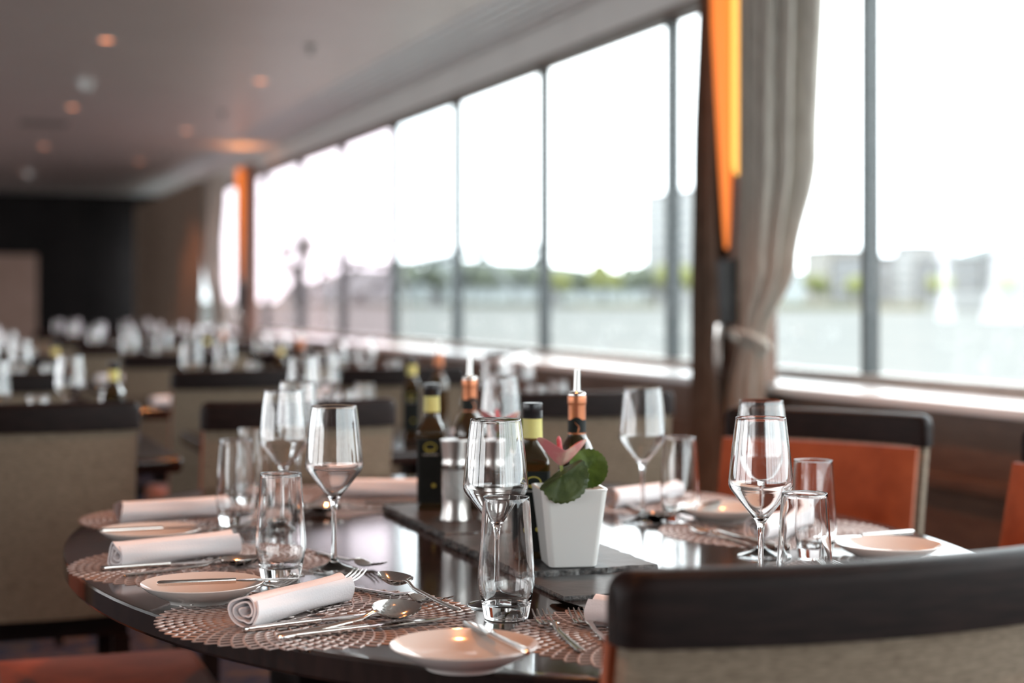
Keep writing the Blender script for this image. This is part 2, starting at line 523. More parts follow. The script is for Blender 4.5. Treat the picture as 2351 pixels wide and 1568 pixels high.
for k, v in enumerate((-.5, 2.55, 5.67)):
    downlight(.9, v, 'middle row, added fill light, %s' % ('behind the camera', 'straight above the oval table', 'above the second table row')[k])
downlight(.871, 8.77, 'brightest one, upper left of the ceiling')
downlight(.947, 11.87, 'below the smoke detector at the left of the ceiling')
downlight(1.936, 10.08, 'faint one near the window side of the ceiling')
for k, v in enumerate((.8, 3.9, 7.0)):
    downlight(1.936, v, 'window-side row, added fill light, %s' % ('beside the camera', 'beside the oval table', 'above the near curtain')[k])
for k, v in enumerate((14.95, 18.05)):  # extra downlights, added to lighten the far ceiling
    downlight(.95, v, 'middle row, added fill light, %s' % ('third one along the far ceiling', 'last one before the dark wall')[k])
for k, v in enumerate((13.2, 16.3)):  # also added as fill, bouncing warm light up to the far ceiling
    downlight(1.94, v, 'window-side row, added fill light, %s' % ('before the far column', 'beyond the far column')[k])
for k, v in enumerate((1.0, 4.0)):
    downlight(-.6, v, 'left-hand row, %s' % ('beside the camera', 'left of the oval table')[k])


def fitting(u, v, kind, label):
    t = empty(kind, (u, v, 2.5))
    if kind == 'sprinkler':
        MB().lathe([(.0, 0), (.035, 0), (.03, -.008), (.012, -.012), (.012, -.04), (.0, -.04)], 16).build('rosette', M['railm'], t)
        MB().lathe([(.0, -.04), (.022, -.042), (.022, -.046), (0, -.05)], 12).build('deflector', M['railm'], t)
    else:
        MB().lathe([(0, 0), (.062, 0), (.062, -.012), (.05, -.02), (.0, -.02)], 24).build('base', M['plastic'], t)
        MB().lathe([(0, -.02), (.042, -.02), (.038, -.05), (.026, -.062), (0, -.064)], 24).build('sensor_head', M['plastic'], t)
    tag(t, label, 'sprinkler' if kind == 'sprinkler' else 'smoke detector')


fitting(1.925, 8.62, 'sprinkler', 'grey ceiling sprinkler nearest the window soffit')
fitting(1.99, 11.8, 'sprinkler', 'grey ceiling sprinkler, second along the window side')
fitting(2.04, 15.15, 'sprinkler', 'grey ceiling sprinkler, third along the window side')
fitting(.92, 10.45, 'smoke_detector', 'white round smoke detector between the two bright downlights')
fitting(1.0, 18.0, 'smoke_detector', 'white smoke detector near the far dark wall')
tag(MB().box(.65, 1.0, 12.9, 13.2, 2.492, 2.5, .002).build('ceiling_vent', M['railm'], smooth=False), 'flat square ceiling vent beyond the downlights at left', 'vent')


# ------------------------------------------------------------------ chairs
def bow(x, w, d=.035):
    return d * (2 * x / w) ** 2


def make_chair():
    t = empty('dining_chair')
    W = .46
    def strip(x0, x1, n, sec):
        rings = []
        for i in range(n + 1):
            x = x0 + (x1 - x0) * i / n
            rings.append([(x, y + bow(x, W), z) for y, z in sec(x)])
        return rings
    lean = lambda z: -.19 - .085 * (z - .42) / .42
    def rsec(y0, y1, z0, z1, r):
        def f(x):
            e = min(1, (W / 2 - abs(x)) / .018)
            k = sqrt(max(0, 1 - (1 - e) ** 2))
            zz1 = z1 - .02 * (1 - k)
            yy0, yy1 = y0 + .012 * (1 - k), y1 - .012 * (1 - k)
            return [(yy0, z0), (yy0, zz1 - r), (yy0 + .3 * r, zz1 - .3 * r), (yy0 + r, zz1), (yy1 - r, zz1), (yy1 - .3 * r, zz1 - .3 * r), (yy1, zz1 - r), (yy1, z0)]
        return f
    # curved top rail
    xs = [-.23, -.228, -.222, -.213] + [-.2 + .04 * i for i in range(11)] + [.213, .222, .228, .23]
    def railx(sec):
        return [[(x, y + bow(x, W), z) for y, z in sec(x)] for x in xs]
    MB().rings(railx(rsec(-.305, -.257, .836, .9, .014))).build('top_rail', M['wood'], t)
    # upholstered back: beige shell behind, orange cushion in front
    def back(y_off0, y_off1, w2, z0=.40, z1=.838, n=12, puff=0.0):
        rings = []
        for i in range(n + 1):
            x = -w2 + 2 * w2 * i / n
            e = min(1.0, (w2 - abs(x)) / .03)
            k = sqrt(max(0.0, 1 - (1 - e) ** 2))
            sec = []
            for q in range(9):
                z = z0 + (z1 - z0) * q / 8
                sec.append((x, lean(z) + y_off0 + bow(x, W), z))
            for q in range(8, -1, -1):
                z = z0 + (z1 - z0) * q / 8
                sec.append((x, lean(z) + y_off0 + (y_off1 - y_off0) * (.45 + .55 * k) + puff * k * sin(pi * q / 8) + bow(x, W), z))
            rings.append(sec)
        return MB().rings(rings)
    back(-.02, .026, .222).build('back_shell', M['beige'], t)
    back(.0265, .056, .219, .44, .836, puff=.008).build('back_cushion', M['orange'], t)
    # seat
    st = MB().box(-.225, .225, -.15, .24, .40, .475, .022, 3)
    st.build('seat', M['orange'], t)
    MB().box(-.212, .212, -.165, .23, .35, .401).build('seat_frame', M['wood'], t, smooth=False)
    for sx in (-1, 1):
        for sy in (-1, 1):
            x, y = sx * .195, (.205 if sy > 0 else -.17)
            MB().rings([[(x + a * e, y + b * e + sy * (.02 if z == 0 else 0) * (1 if sy < 0 else 0), z) for a, b in ((-1, -1), (1, -1), (1, 1), (-1, 1))] for e, z in ((.014, 0), (.02, .35))]).build('leg', M['wood'], t, smooth=False)
    return t


chair0 = make_chair()
chair_used = []


def chair(x, y, rz, label, group=None):
    c = chair0 if not chair_used else dup(chair0)
    chair_used.append(c)
    c.location = (x, y, 0)
    c.rotation_euler = (0, 0, rz)
    tag(c, label, 'chair')
    if group: c['group'] = group
    elif 'group' in c: del c['group']


G_CH = 'upholstered dining chairs'
chair(.776, 1.525, 0, 'large foreground chair seen from behind, dark curved rail and beige back', G_CH)
chair(1.56, 2.86, radians(124), 'orange chair with pale side standing right of the oval table by the sill', G_CH)
chair(1.655, 2.26, radians(92), 'orange chair cut off by the right edge of the picture', G_CH)
chair(.235, 2.90, radians(-90), 'orange seat of a chair pushed under the left side of the oval table', G_CH)
chair(.225, 4.07, 0, 'beige chair back at the far left behind the oval table', G_CH)
chair(.80, 3.98, radians(2), 'tan chair back with rounded dark rail behind the left wine glasses', G_CH)
chair(1.59, 4.10, radians(-2), 'taupe chair back with dark rail behind the bottles, left of the curtain', G_CH)


# ------------------------------------------------------------------ tables
TC = (.858, 2.454)          # oval table centre
TA, TB_ = .672, 1.0
ot = empty('oval_table', (TC[0], TC[1], 0))
def ell(a, b, z, n=96): return [(a * cos(2 * pi * j / n), b * sin(2 * pi * j / n), z) for j in range(n)]
m = MB().rings([ell(TA - .012, TB_ - .012, TBL - .032), ell(TA - .003, TB_ - .003, TBL - .031), ell(TA, TB_, TBL - .027), ell(TA, TB_, TBL - .004), ell(TA - .0015, TB_ - .0015, TBL - .001), ell(TA - .004, TB_ - .004, TBL), ell(TA - .02, TB_ - .02, TBL)])
m.build('tabletop', M['table'], ot, angle=25)
MB().rings([ell(TA - .2, TB_ - .2, TBL - .075), ell(TA - .2, TB_ - .2, TBL - .0322)]).build('apron', M['wood'], ot)
for sy in (-1, 1):
    MB().box(-.26, .26, sy * .45 - .13, sy * .45 + .13, .03, TBL - .0755, .01).build('pedestal', M['wood'], ot)
    MB().box(-.34, .34, sy * .45 - .22, sy * .45 + .22, 0, .03, .008).build('foot_plate', M['wood'], ot)
tag(ot, 'large oval dark oak dining table laid for eight', 'table')

rt0 = empty('dining_table')
MB().box(-.615, .615, -.41, .41, TBL - .04, TBL, .012, 3).build('tabletop', M['table'], rt0)
MB().box(-.05, .05, -.05, .05, .02, TBL - .04).build('pedestal', M['wood'], rt0, smooth=False)
MB().box(-.3, .3, -.25, .25, 0, .02).build('foot_plate', M['wood'], rt0, smooth=False)
rt_used = []


def rtable(x, y, label):
    t = rt0 if not rt_used else dup(rt0)
    rt_used.append(t)
    t.location = (x, y, 0)
    tag(t, label, 'table', 'tables behind the oval table')


# ------------------------------------------------------------------ glassware
def wine_profile():
    P = [(0, .0), (.0350, .0), (.0356, .0012), (.0350, .0024), (.026, .0042), (.012, .0085), (.0058, .014), (.0040, .022), (.0034, .045), (.0034, .075), (.0040, .090), (.0056, .0985), (.0090, .1035), (.0180, .1145), (.0285, .1275), (.0372, .1385), (.0402, .1440), (.0409, .1480), (.0406, .1535), (.0385, .1750), (.0352, .2050), (.0318, .2310), (.0314, .2319)]
    I = [(.0308, .2316), (.0343, .2050), (.0376, .1750), (.0397, .1540), (.0400, .1485), (.0392, .1448), (.0362, .1395), (.0275, .1288), (.0170, .1158), (.0080, .1052), (.0030, .1020), (0, .1012)]
    return P + I


def chaikin(P, it=2):
    for _ in range(it):
        Q = [P[0]]
        for i in range(len(P) - 1):
            (a, b), (c, d) = P[i], P[i + 1]
            if i > 0: Q.append((.78 * a + .22 * c, .78 * b + .22 * d))
            if i < len(P) - 2: Q.append((.22 * a + .78 * c, .22 * b + .78 * d))
        Q.append(P[-1])
        P = Q
    return P


wine_me = MB().lathe(chaikin(wine_profile()), 56).mesh('wine_glass', M['glass'], angle=60)
tum_me = MB().lathe(chaikin([(0, 0), (.0245, 0), (.0262, .0012), (.0268, .004), (.0310, .026), (.0338, .040), (.0342, .047), (.0338, .056), (.0316, .090), (.0282, .1415), (.0277, .1450), (.0271, .1450), (.0266, .1415), (.0300, .090), (.0322, .056), (.0326, .047), (.0320, .040), (.0290, .027), (.0258, .019), (.021, .0165), (0, .0158)]), 56).mesh('tumbler', M['glass'], angle=60)


def wine_glass(x, y, label, group='wine glasses'):
    return tag(obj_of('wine_glass', wine_me, None, (x, y, TBL)), label, 'wine glass', group)


def tumbler(x, y, label, group='water tumblers'):
    return tag(obj_of('tumbler', tum_me, None, (x, y, TBL)), label, 'tumbler', group)


SP = {1: 'near-end place before the large foreground chair', 2: 'front-left place nearest the camera', 3: 'left-side place, second from the camera', 4: 'left-side place farthest from the camera', 5: 'far end of the oval table', 6: 'right-side place farthest from the camera', 7: 'right-side place beside the orange chair', 8: 'right-front place half hidden by the foreground chair'}
wine_spots = {1: (.990, 1.840), 2: (.663, 1.920), 3: (.535, 2.245), 4: (.553, 2.68), 5: (.634, 2.948), 6: (1.06, 3.04), 7: (1.147, 2.553), 8: (1.162, 2.158)}
tum_spots = {1: (1.004, 1.755), 2: (.648, 1.838), 3: (.4497, 2.198), 4: (.488, 2.759), 5: (.56, 2.985), 7: (1.214, 2.547), 8: (1.224, 2.114)}
for k, (x, y) in wine_spots.items(): wine_glass(x, y, 'clear stemmed wine glass at the ' + SP[k])
for k, (x, y) in tum_spots.items(): tumbler(x, y, 'clear water tumbler at the ' + SP[k])


# ------------------------------------------------------------------ placemats
def make_mat():
    R0, R1, N, K = .012, .190, 15, 60
    m = MB()
    nodes = []
    for i in range(N + 1):
        r = R0 + (R1 - R0) * (i / N) ** .92
        k = 12 if i < 3 else (24 if i < 7 else 48)
        nodes.append((r, k))
    def pt(i, j, off):
        r, k = nodes[i]
        a = 2 * pi * (j + off) / K
        return Vector((r * cos(a), r * sin(a), 0))
    def bar(a, b, wd, h, lift=0.0):
        d = b - a
        if d.length < 1e-5: return
        n = Vector((-d.y, d.x, 0)).normalized() * wd
        c = (a + b) / 2
        vs = [a - n, a + n, b + n, b - n]
        lo = [Vector((p.x, p.y, 0)) for p in vs]
        hi = [Vector((p.x - (p.x - q.x) * .4, p.y - (p.y - q.y) * .4, h + lift)) for p, q in zip(vs, (a, a, b, b))]
        m.add(lo + hi, [(3, 2, 1, 0), (4, 5, 6, 7), (0, 1, 5, 4), (1, 2, 6, 5), (2, 3, 7, 6), (3, 0, 4, 7)])
    def step(i): return 4 if i < 3 else (2 if i < 7 else 1)
    for i in range(N):
        st, st2 = step(i), step(i + 1)
        o1, o2 = (i % 2) * st / 2.0, ((i + 1) % 2) * st2 / 2.0
        wd = .0011 + .0006 * i / N
        for j in range(0, K, st):
            a = pt(i, j, o1)
            if st == st2:
                for dd in ((-st / 2.0, st / 2.0)):
                    b = pt(i + 1, j + o1 + dd, 0)
                    mid = (a + b) / 2 * (1 + .006) + Vector((-a.y, a.x, 0)).normalized() * (.0012 if dd > 0 else -.0012)
                    bar(a, mid, wd, .0012)
                    bar(mid, b, wd, .0012)
            else:
                for dd in (-st2, 0, st2):
                    bar(a, pt(i + 1, j + o1 + dd * .75, 0), wd, .0012)
        if i in (0, 3, 7):
            r, _ = nodes[i]
            for j in range(K):
                bar(pt(i, j, 0), pt(i, j + 1, 0), wd, .0010)
    return m.mesh('placemat', M['mat'], smooth=False, merge=0, recalc=False)


mat_me = make_mat()
mat_spots = {1: (.798, 1.680), 2: (.437, 1.925), 3: (.372, 2.366), 4: (.43, 2.88), 5: (.76, 3.10), 6: (1.267, 2.834), 7: (1.308, 2.384), 8: (1.265, 1.93)}
for k, (x, y) in mat_spots.items():
    tag(obj_of('placemat', mat_me, None, (x, y, TBL), (0, 0, .3 * k)), 'round openwork blush placemat at the ' + SP[k], 'placemat', 'openwork placemats')
ZM = TBL + .0013


# ------------------------------------------------------------------ rolled napkins
def make_napkin(seed):
    rnd = random.Random(seed)
    turns, n, L = 2.7, 110, .185
    ph = [rnd.uniform(0, 6) for _ in range(6)]
    cs = []
    for i in range(n + 1):
        f = i / n
        a = 2 * pi * turns * f + 2.2
        r = .0040 + .0160 * f ** .85 + (.0014 * sin(2 * a + ph[0]) + .0009 * sin(3.3 * a + ph[5])) * (1 - f) ** .6
        cs.append((a, r))
    tail = [(cs[-1][0] + .12 * q, cs[-1][1] + .0006 * q) for q in range(1, 4)]
    cs += tail
    NL = 16
    rings = []
    th = .0021
    for q in range(NL + 1):
        y = -L / 2 + L * q / NL
        sc = 1 + .05 * sin(3 * y / L * 2 + ph[1]) + (.06 if q in (0, NL) else 0)
        ring_o, ring_i = [], []
        for i, (a, r) in enumerate(cs):
            f = min(1, i / n)
            yy = y
            if q in (0, 1): yy -= .004 * f * (1 - q) + .003 * sin(2 * a + ph[2])
            if q in (NL, NL - 1): yy += .005 * f * (q - NL + 1) + .003 * sin(2 * a + ph[3])
            rr = r * sc + .0007 * sin(5 * a + 30 * y + ph[4]) * f
            for rad, dst in ((rr + th / 2, ring_o), (rr - th / 2, ring_i)):
                x, z = rad * cos(a) * 1.06, rad * sin(a) * .98
                dst.append((x, yy, max(z, -.0186) + .0188))
        rings.append(ring_o + ring_i[::-1])
    m = MB().rings(rings, False, False, True)
    # end rims: bridge inner to outer edge
    k = len(cs)
    for ri in (0, NL):
        b = ri * 2 * k
        for i in range(k - 1):
            m.f.append((b + i, b + i + 1, b + 2 * k - 2 - i, b + 2 * k - 1 - i))
    return m.mesh('rolled_napkin', M['napkin'], angle=50)


nap_me = [make_napkin(3), make_napkin(11)]


def napkin(pa, pb, label, v=0, roll=0.0, group='rolled white napkins', z=ZM):
    x, y = (pa[0] + pb[0]) / 2, (pa[1] + pb[1]) / 2
    rz = atan2(pb[1] - pa[1], pb[0] - pa[0]) - pi / 2
    return tag(obj_of('rolled_napkin', nap_me[v], None, (x, y, z), (0, 0, rz)), label, 'napkin', group)


def about(c, d, L=.185):
    n = sqrt(d[0] ** 2 + d[1] ** 2)
    return ((c[0] - d[0] / n * L / 2, c[1] - d[1] / n * L / 2), (c[0] + d[0] / n * L / 2, c[1] + d[1] / n * L / 2))


napkin((.343, 1.880), (.482, 2.003), 'rolled white napkin at the ' + SP[2], 0)
napkin(*about((.335, 2.398), (.93, .36), .2), 'rolled white napkin at the ' + SP[3], 1)
napkin(*about((.397, 2.862), (.96, .2), .2), 'rolled white napkin at the ' + SP[4], 0)
napkin(*about(TP(868, 1143), (.94, -.33)), 'rolled white napkin at the ' + SP[5], 1)
napkin(*about(TP(1478, 1157), (.9, .44)), 'rolled white napkin at the ' + SP[6], 0)
napkin(*about(TP(1800, 1226), (.84, .54)), 'rolled white napkin at the ' + SP[7], 1)
nl = TP(1372, 1437)
napkin((nl[0], nl[1]), (nl[0] + .714 * .185, nl[1] - .68 * .185), 'rolled white napkin at the ' + SP[1], 0)


# ------------------------------------------------------------------ cutlery (lying along +Y, handle end at origin)
def bar_mesh(m, secs, n=10, sup=.75):
    rings = []
    for y, hw, hz, zc, xc in secs:
        ring = []
        for j in range(n):
            a = 2 * pi * j / n
            c, s = cos(a), sin(a)
            ring.append((xc + hw * math.copysign(abs(c) ** sup, c), y, zc + hz * math.copysign(abs(s) ** sup, s)))
        rings.append(ring)
    m.rings(rings)


def handle_secs(L, w0, w1, t0, t1, z0=0.0, z1=0.0):
    out = [(0, w0 * .55, t0 * .55, z0 + t0, 0), (.003, w0 * .9, t0 * .9, z0 + t0, 0), (.008, w0, t0, z0 + t0, 0)]
    for q in range(1, 7):
        f = q / 6
        out.append((.008 + (L - .008) * f, w0 + (w1 - w0) * f, t0 + (t1 - t0) * f, z0 + t0 + (z1 - z0) * f, 0))
    return out


def make_knife(L=.205, sc=1.0):
    t = empty('knife')
    h = MB()
    bar_mesh(h, handle_secs(.098, .0050, .0042, .0036, .0034))
    h.build('handle', M['steel'], t)
    b = MB()
    secs = []
    for q in range(9):
        f = q / 8
        y = .097 + (L - .097) * f
        wv = (.004 + .0062 * min(1, f * 6)) * (1 - max(0, f - .6) ** 2 * 4.6)
        secs.append((y, max(wv, .0009), .0009 - .0004 * f, .0036, .0018 * min(1, f * 4)))
    bar_mesh(b, secs, 8, .9)
    b.build('blade', M['steel'], t)
    return t


def make_fork(L=.195):
    t = empty('fork')
    h = MB()
    zz = lambda y: .0022 + .010 * max(0, (y - .10) / (L - .10)) ** 1.2
    secs = [(0, .003, .0012, .0022, 0), (.003, .0048, .0016, .0022, 0), (.01, .0052, .0018, .0022, 0), (.05, .0042, .0018, .0024, 0), (.10, .0032, .0018, .0034, 0), (.120, .0032, .0016, .0068, 0), (.128, .0052, .0014, .0084, 0)]
    bar_mesh(h, secs)
    h.build('handle', M['steel'], t)
    b = MB()
    bar_mesh(b, [(.126, .005, .0013, .0080, 0), (.133, .0098, .0012, .0068, 0), (.140, .0118, .0011, .0048, 0), (.148, .0122, .0011, .0034, 0), (.152, .0121, .0010, .0032, 0)], 12)
    for k in range(4):
        x = -.0102 + k * .0068
        bar_mesh(b, [(.150, .0021, .0010, .0033, x), (.165, .0018, .0011, .0040, x * .98), (.182, .0014, .0010, .0075, x * .94), (L - .002, .0010, .0008, .0115, x * .9), (L, .0004, .0004, .0122, x * .9)], 6)
    b.build('tines', M['steel'], t)
    return t


def make_spoon(L=.205):
    t = empty('spoon')
    h = MB()
    Lb = .068
    y0 = L - Lb
    secs = [(0, .003, .0012, .0024, 0), (.003, .0050, .0017, .0024, 0), (.01, .0053, .002, .0024, 0), (.06, .0040, .002, .003, 0), (y0 - .02, .0028, .0019, .0068, 0), (y0 - .006, .0026, .0018, .0125, 0), (y0 + .003, .0036, .0012, .0135, 0)]
    bar_mesh(h, secs)
    h.build('handle', M['steel'], t)
    b = MB()
    nu, nv = 13, 28
    def P(rf, a, dz):
        wy = sin(a)
        x = .0215 * cos(a) * (1 - .17 * wy) * rf
        y = y0 + Lb / 2 + Lb / 2 * wy * rf
        z = .0128 - .0115 * (1 - rf ** 2.2) + dz
        return (x, y, z)
    rings = [[P(i / nu + 1e-4, 2 * pi * j / nv, .0008) for j in range(nv)] for i in range(nu + 1)]
    rings += [[P(i / nu + 1e-4, 2 * pi * j / nv, -.0004) for j in range(nv)] for i in range(nu, -1, -1)]
    b.rings(rings, True, True)
    b.build('bowl', M['steel'], t)
    return t


protos = {'knife': make_knife(), 'fork': make_fork(), 'spoon': make_spoon(), 'butter_knife': None}
bk = make_knife(.178)
bk.name = 'butter_knife'
protos['butter_knife'] = bk
used = set()


def cutlery(kind, tail, d, label, z=ZM, pitch=0.0, roll=0.0):
    c = protos[kind] if kind not in used else dup(protos[kind])
    used.add(kind)
    c.location = (tail[0], tail[1], z)
    rz = atan2(d[1], d[0]) - pi / 2
    c.rotation_mode = 'QUATERNION'
    c.rotation_quaternion = (Matrix.Rotation(rz, 4, 'Z') @ Matrix.Rotation(pitch, 4, 'X') @ Matrix.Rotation(roll, 4, 'Y')).to_quaternion()
    tag(c, label, {'knife': 'knife', 'fork': 'fork', 'spoon': 'spoon', 'butter_knife': 'butter knife'}[kind], 'steel cutlery')
    return c


def unit(a, b):
    n = sqrt((b[0] - a[0]) ** 2 + (b[1] - a[1]) ** 2)
    return ((b[0] - a[0]) / n, (b[1] - a[1]) / n)


# front-left place, every piece where it lies
a, b = TP(557, 1456), TP(775, 1429)
cutlery('knife', a, unit(a, b), 'steel knife next to the rolled napkin at the ' + SP[2], ZM)
a, b = TP(636, 1476), TP(940, 1422)
cutlery('spoon', a, unit(a, b), 'steel soup spoon between two knives at the ' + SP[2], ZM + .0035, roll=.32)
a, b = TP(664, 1471), TP(1030, 1427)
cutlery('knife', a, unit(a, b), 'outer steel knife near the table edge at the ' + SP[2], ZM)
a, b = TP(437, 1394), TP(560, 1368)
cutlery('fork', a, unit(a, b), 'outer steel fork left of the napkin at the ' + SP[2], ZM)
a, b = (.425, 2.02), TP(806, 1336)
cutlery('fork', a, unit(a, b), 'inner fork peeping past the napkin at the ' + SP[2], ZM)
a, b = TP(1054, 1413), TP(934, 1377)
ds = cutlery('spoon', a, unit(a, b), 'dessert spoon lying across a fork at the ' + SP[2], ZM + .003, pitch=.06)
ds.scale = (.92, .92, .92)
a, b = TP(790, 1352), TP(1010, 1392)
cutlery('fork', a, unit(a, b), 'dessert fork under the dessert spoon at the ' + SP[2], ZM)
# near-end place
a, b = TP(1337, 1503), TP(1222, 1410)
cutlery('fork', a, unit(a, b), 'outer steel fork beside the bread plate at the ' + SP[1], ZM)
a = TP(1420, 1500)
cutlery('fork', a, unit(TP(1337, 1503), TP(1232, 1410)), 'inner steel fork of the pair at the ' + SP[1], ZM)
a, b = TP(1480, 1447), TP(1285, 1390)
cutlery('knife', (a[0], a[1]), unit(a, b), 'dessert knife pointing at the slate tile at the ' + SP[1], ZM, roll=.5)
# left-side places
a, b = TP(230, 1313), TP(545, 1292)
cutlery('knife', a, unit(a, b), 'steel knife along the napkin at the ' + SP[3], ZM)
a, b = TP(283, 1327), TP(560, 1303)
cutlery('spoon', a, unit(a, b), 'steel spoon with glinting bowl at the ' + SP[3], ZM)
a, b = TP(400, 1228), TP(570, 1216)
cutlery('spoon', a, unit(a, b), 'steel spoon in front of the napkin at the ' + SP[4], ZM)
a, b = TP(655, 1275), TP(720, 1295)
cutlery('fork', (.545, 2.40), (.25, -.95), 'dessert fork behind the left tumbler at the ' + SP[3], ZM)
# far end
a, b = TP(960, 1160), TP(840, 1160)
cutlery('knife', a, unit(a, b), 'steel knife before the napkin at the ' + SP[5], ZM)
a, b = TP(955, 1170), TP(850, 1175)
cutlery('spoon', a, unit(a, b), 'steel spoon before the napkin at the ' + SP[5], ZM)
a = TP(700, 1165)
cutlery('fork', a, (.5, .86), 'steel fork behind the left wine glass at the ' + SP[5], ZM)
# right-hand places
a, b = TP(1790, 1262), TP(1650, 1222)
cutlery('knife', a, unit(a, b), 'steel knife in front of the napkin end at the ' + SP[7], ZM)
a, b = TP(1735, 1258), TP(1570, 1216)
cutlery('fork', a, unit(a, b), 'steel fork with tines towards the bottles at the ' + SP[7], ZM)
a, b = TP(1705, 1218), TP(1600, 1207)
cutlery('spoon', a, unit(a, b), 'steel dessert spoon beyond the mat at the ' + SP[7], ZM)
a, b = TP(1480, 1182), TP(1400, 1150)
cutlery('knife', a, unit(a, b), 'steel knife by the napkin end at the ' + SP[6], ZM)
a = (1.245, 1.85)
cutlery('fork', a, (-.25, .97), 'steel fork, tine tips showing, at the ' + SP[8], ZM)


# ------------------------------------------------------------------ bread plates
plate_me = MB().lathe([(.925 * r_, .96 * z_) for r_, z_ in [(0, .003), (.038, .003), (.040, 0), (.0435, 0), (.0445, .003), (.058, .0085), (.072, .0155), (.0815, .0225), (.0832, .0245), (.0826, .0256), (.0812, .0250), (.070, .0185), (.055, .0125), (.038, .0088), (.018, .0075), (0, .0073)]], 72).mesh('bread_plate', M['china'], angle=50)
plates = [(2, (464, 1340)), (1, (1066, 1482)), (3, (345, 1217)), (7, (2040, 1250)), (6, (1655, 1166))]
for k, (px, py) in plates:
    x, y = TP(px, py, TBL + .022)
    tag(obj_of('bread_plate', plate_me, None, (x, y, TBL)), 'round white coupe bread plate at the ' + SP[k], 'plate', 'bread plates')
ZP = TBL + .0205


def on_plate(k, pa, pb, roll=0.0, z=ZP):
    a, b = TP(*pa, TBL + .025), TP(*pb, TBL + .025)
    cutlery('butter_knife', a, unit(a, b), 'butter knife resting on the bread plate at the ' + SP[k], z, roll=roll)


on_plate(2, (360, 1338), (640, 1327))
on_plate(1, (1212, 1497), (1110, 1447))
on_plate(3, (225, 1218), (400, 1210))
on_plate(7, (2098, 1219), (1950, 1230))
on_plate(6, (1545, 1172), (1640, 1150))


# ------------------------------------------------------------------ slate trays and what stands on them
def slate(name, x0, x1, y0, y1, th, label, seed, ragged=.004):
    rnd = random.Random(seed)
    pts = []
    n = 26
    def edge(ax, ay, bx, by):
        nx, ny = (by - ay), -(bx - ax)
        l = sqrt(nx * nx + ny * ny)
        for q in range(n):
            f = q / n
            e = rnd.uniform(-ragged, ragged * .3)
            pts.append((ax + (bx - ax) * f + nx / l * e, ay + (by - ay) * f + ny / l * e))
    edge(x0, y0, x1, y0); edge(x1, y0, x1, y1); edge(x1, y1, x0, y1); edge(x0, y1, x0, y0)
    cx, cy_ = (x0 + x1) / 2, (y0 + y1) / 2
    t = empty(name, (cx, cy_, TBL))
    lo = [(px - cx, py - cy_) for px, py in pts]
    def ins(e, z):
        return [(px * (1 - e) , py * (1 - e), z) for px, py in lo]
    def jit(ring, a): return [(px + rnd.uniform(-a, a), py + rnd.uniform(-a, a), z + rnd.uniform(-a, a) * .4) for px, py, z in ring]
    r0 = ins(.012, 0)
    r3 = ins(.012, th)
    MB().rings([r0, jit(ins(0, th * .3), ragged * .4), jit(ins(.004, th * .72), ragged * .4), r3], True, False).build('rough_edge', M['slate_edge'], t, smooth=False, recalc=False)
    MB().add(r3, [tuple(range(len(r3)))]).build('face', M['slate'], t, smooth=False, recalc=False)
    tag(t, label, 'slate tray', 'black slate slabs')
    return t


TT = .012
slate('slate_tray', .752, .957, 2.072, 2.440, TT, 'rough-edged slate tray under the white flower pot', 2)
slate('slate_tray', .765, 1.01, 2.460, 2.850, TT, 'rough-edged slate tray under the steel mills and far bottles', 5)
slate('slate_tile', .752, .955, 1.917, 2.063, .006, 'thin smooth slate tile in front of the flower pot tray', 8, .0008)
ZT = TBL + TT


def rsq(h, r, z, n=6, cx=0, cy_=0):
    """rounded square ring"""
    out = []
    for qx, qy, a0 in ((1, 1, 0), (-1, 1, 90), (-1, -1, 180), (1, -1, 270)):
        for k in range(n + 1):
            a = radians(a0 + 90 * k / n)
            out.append((cx + qx * (h - r) + r * cos(a), cy_ + qy * (h - r) + r * sin(a), z))
    return out


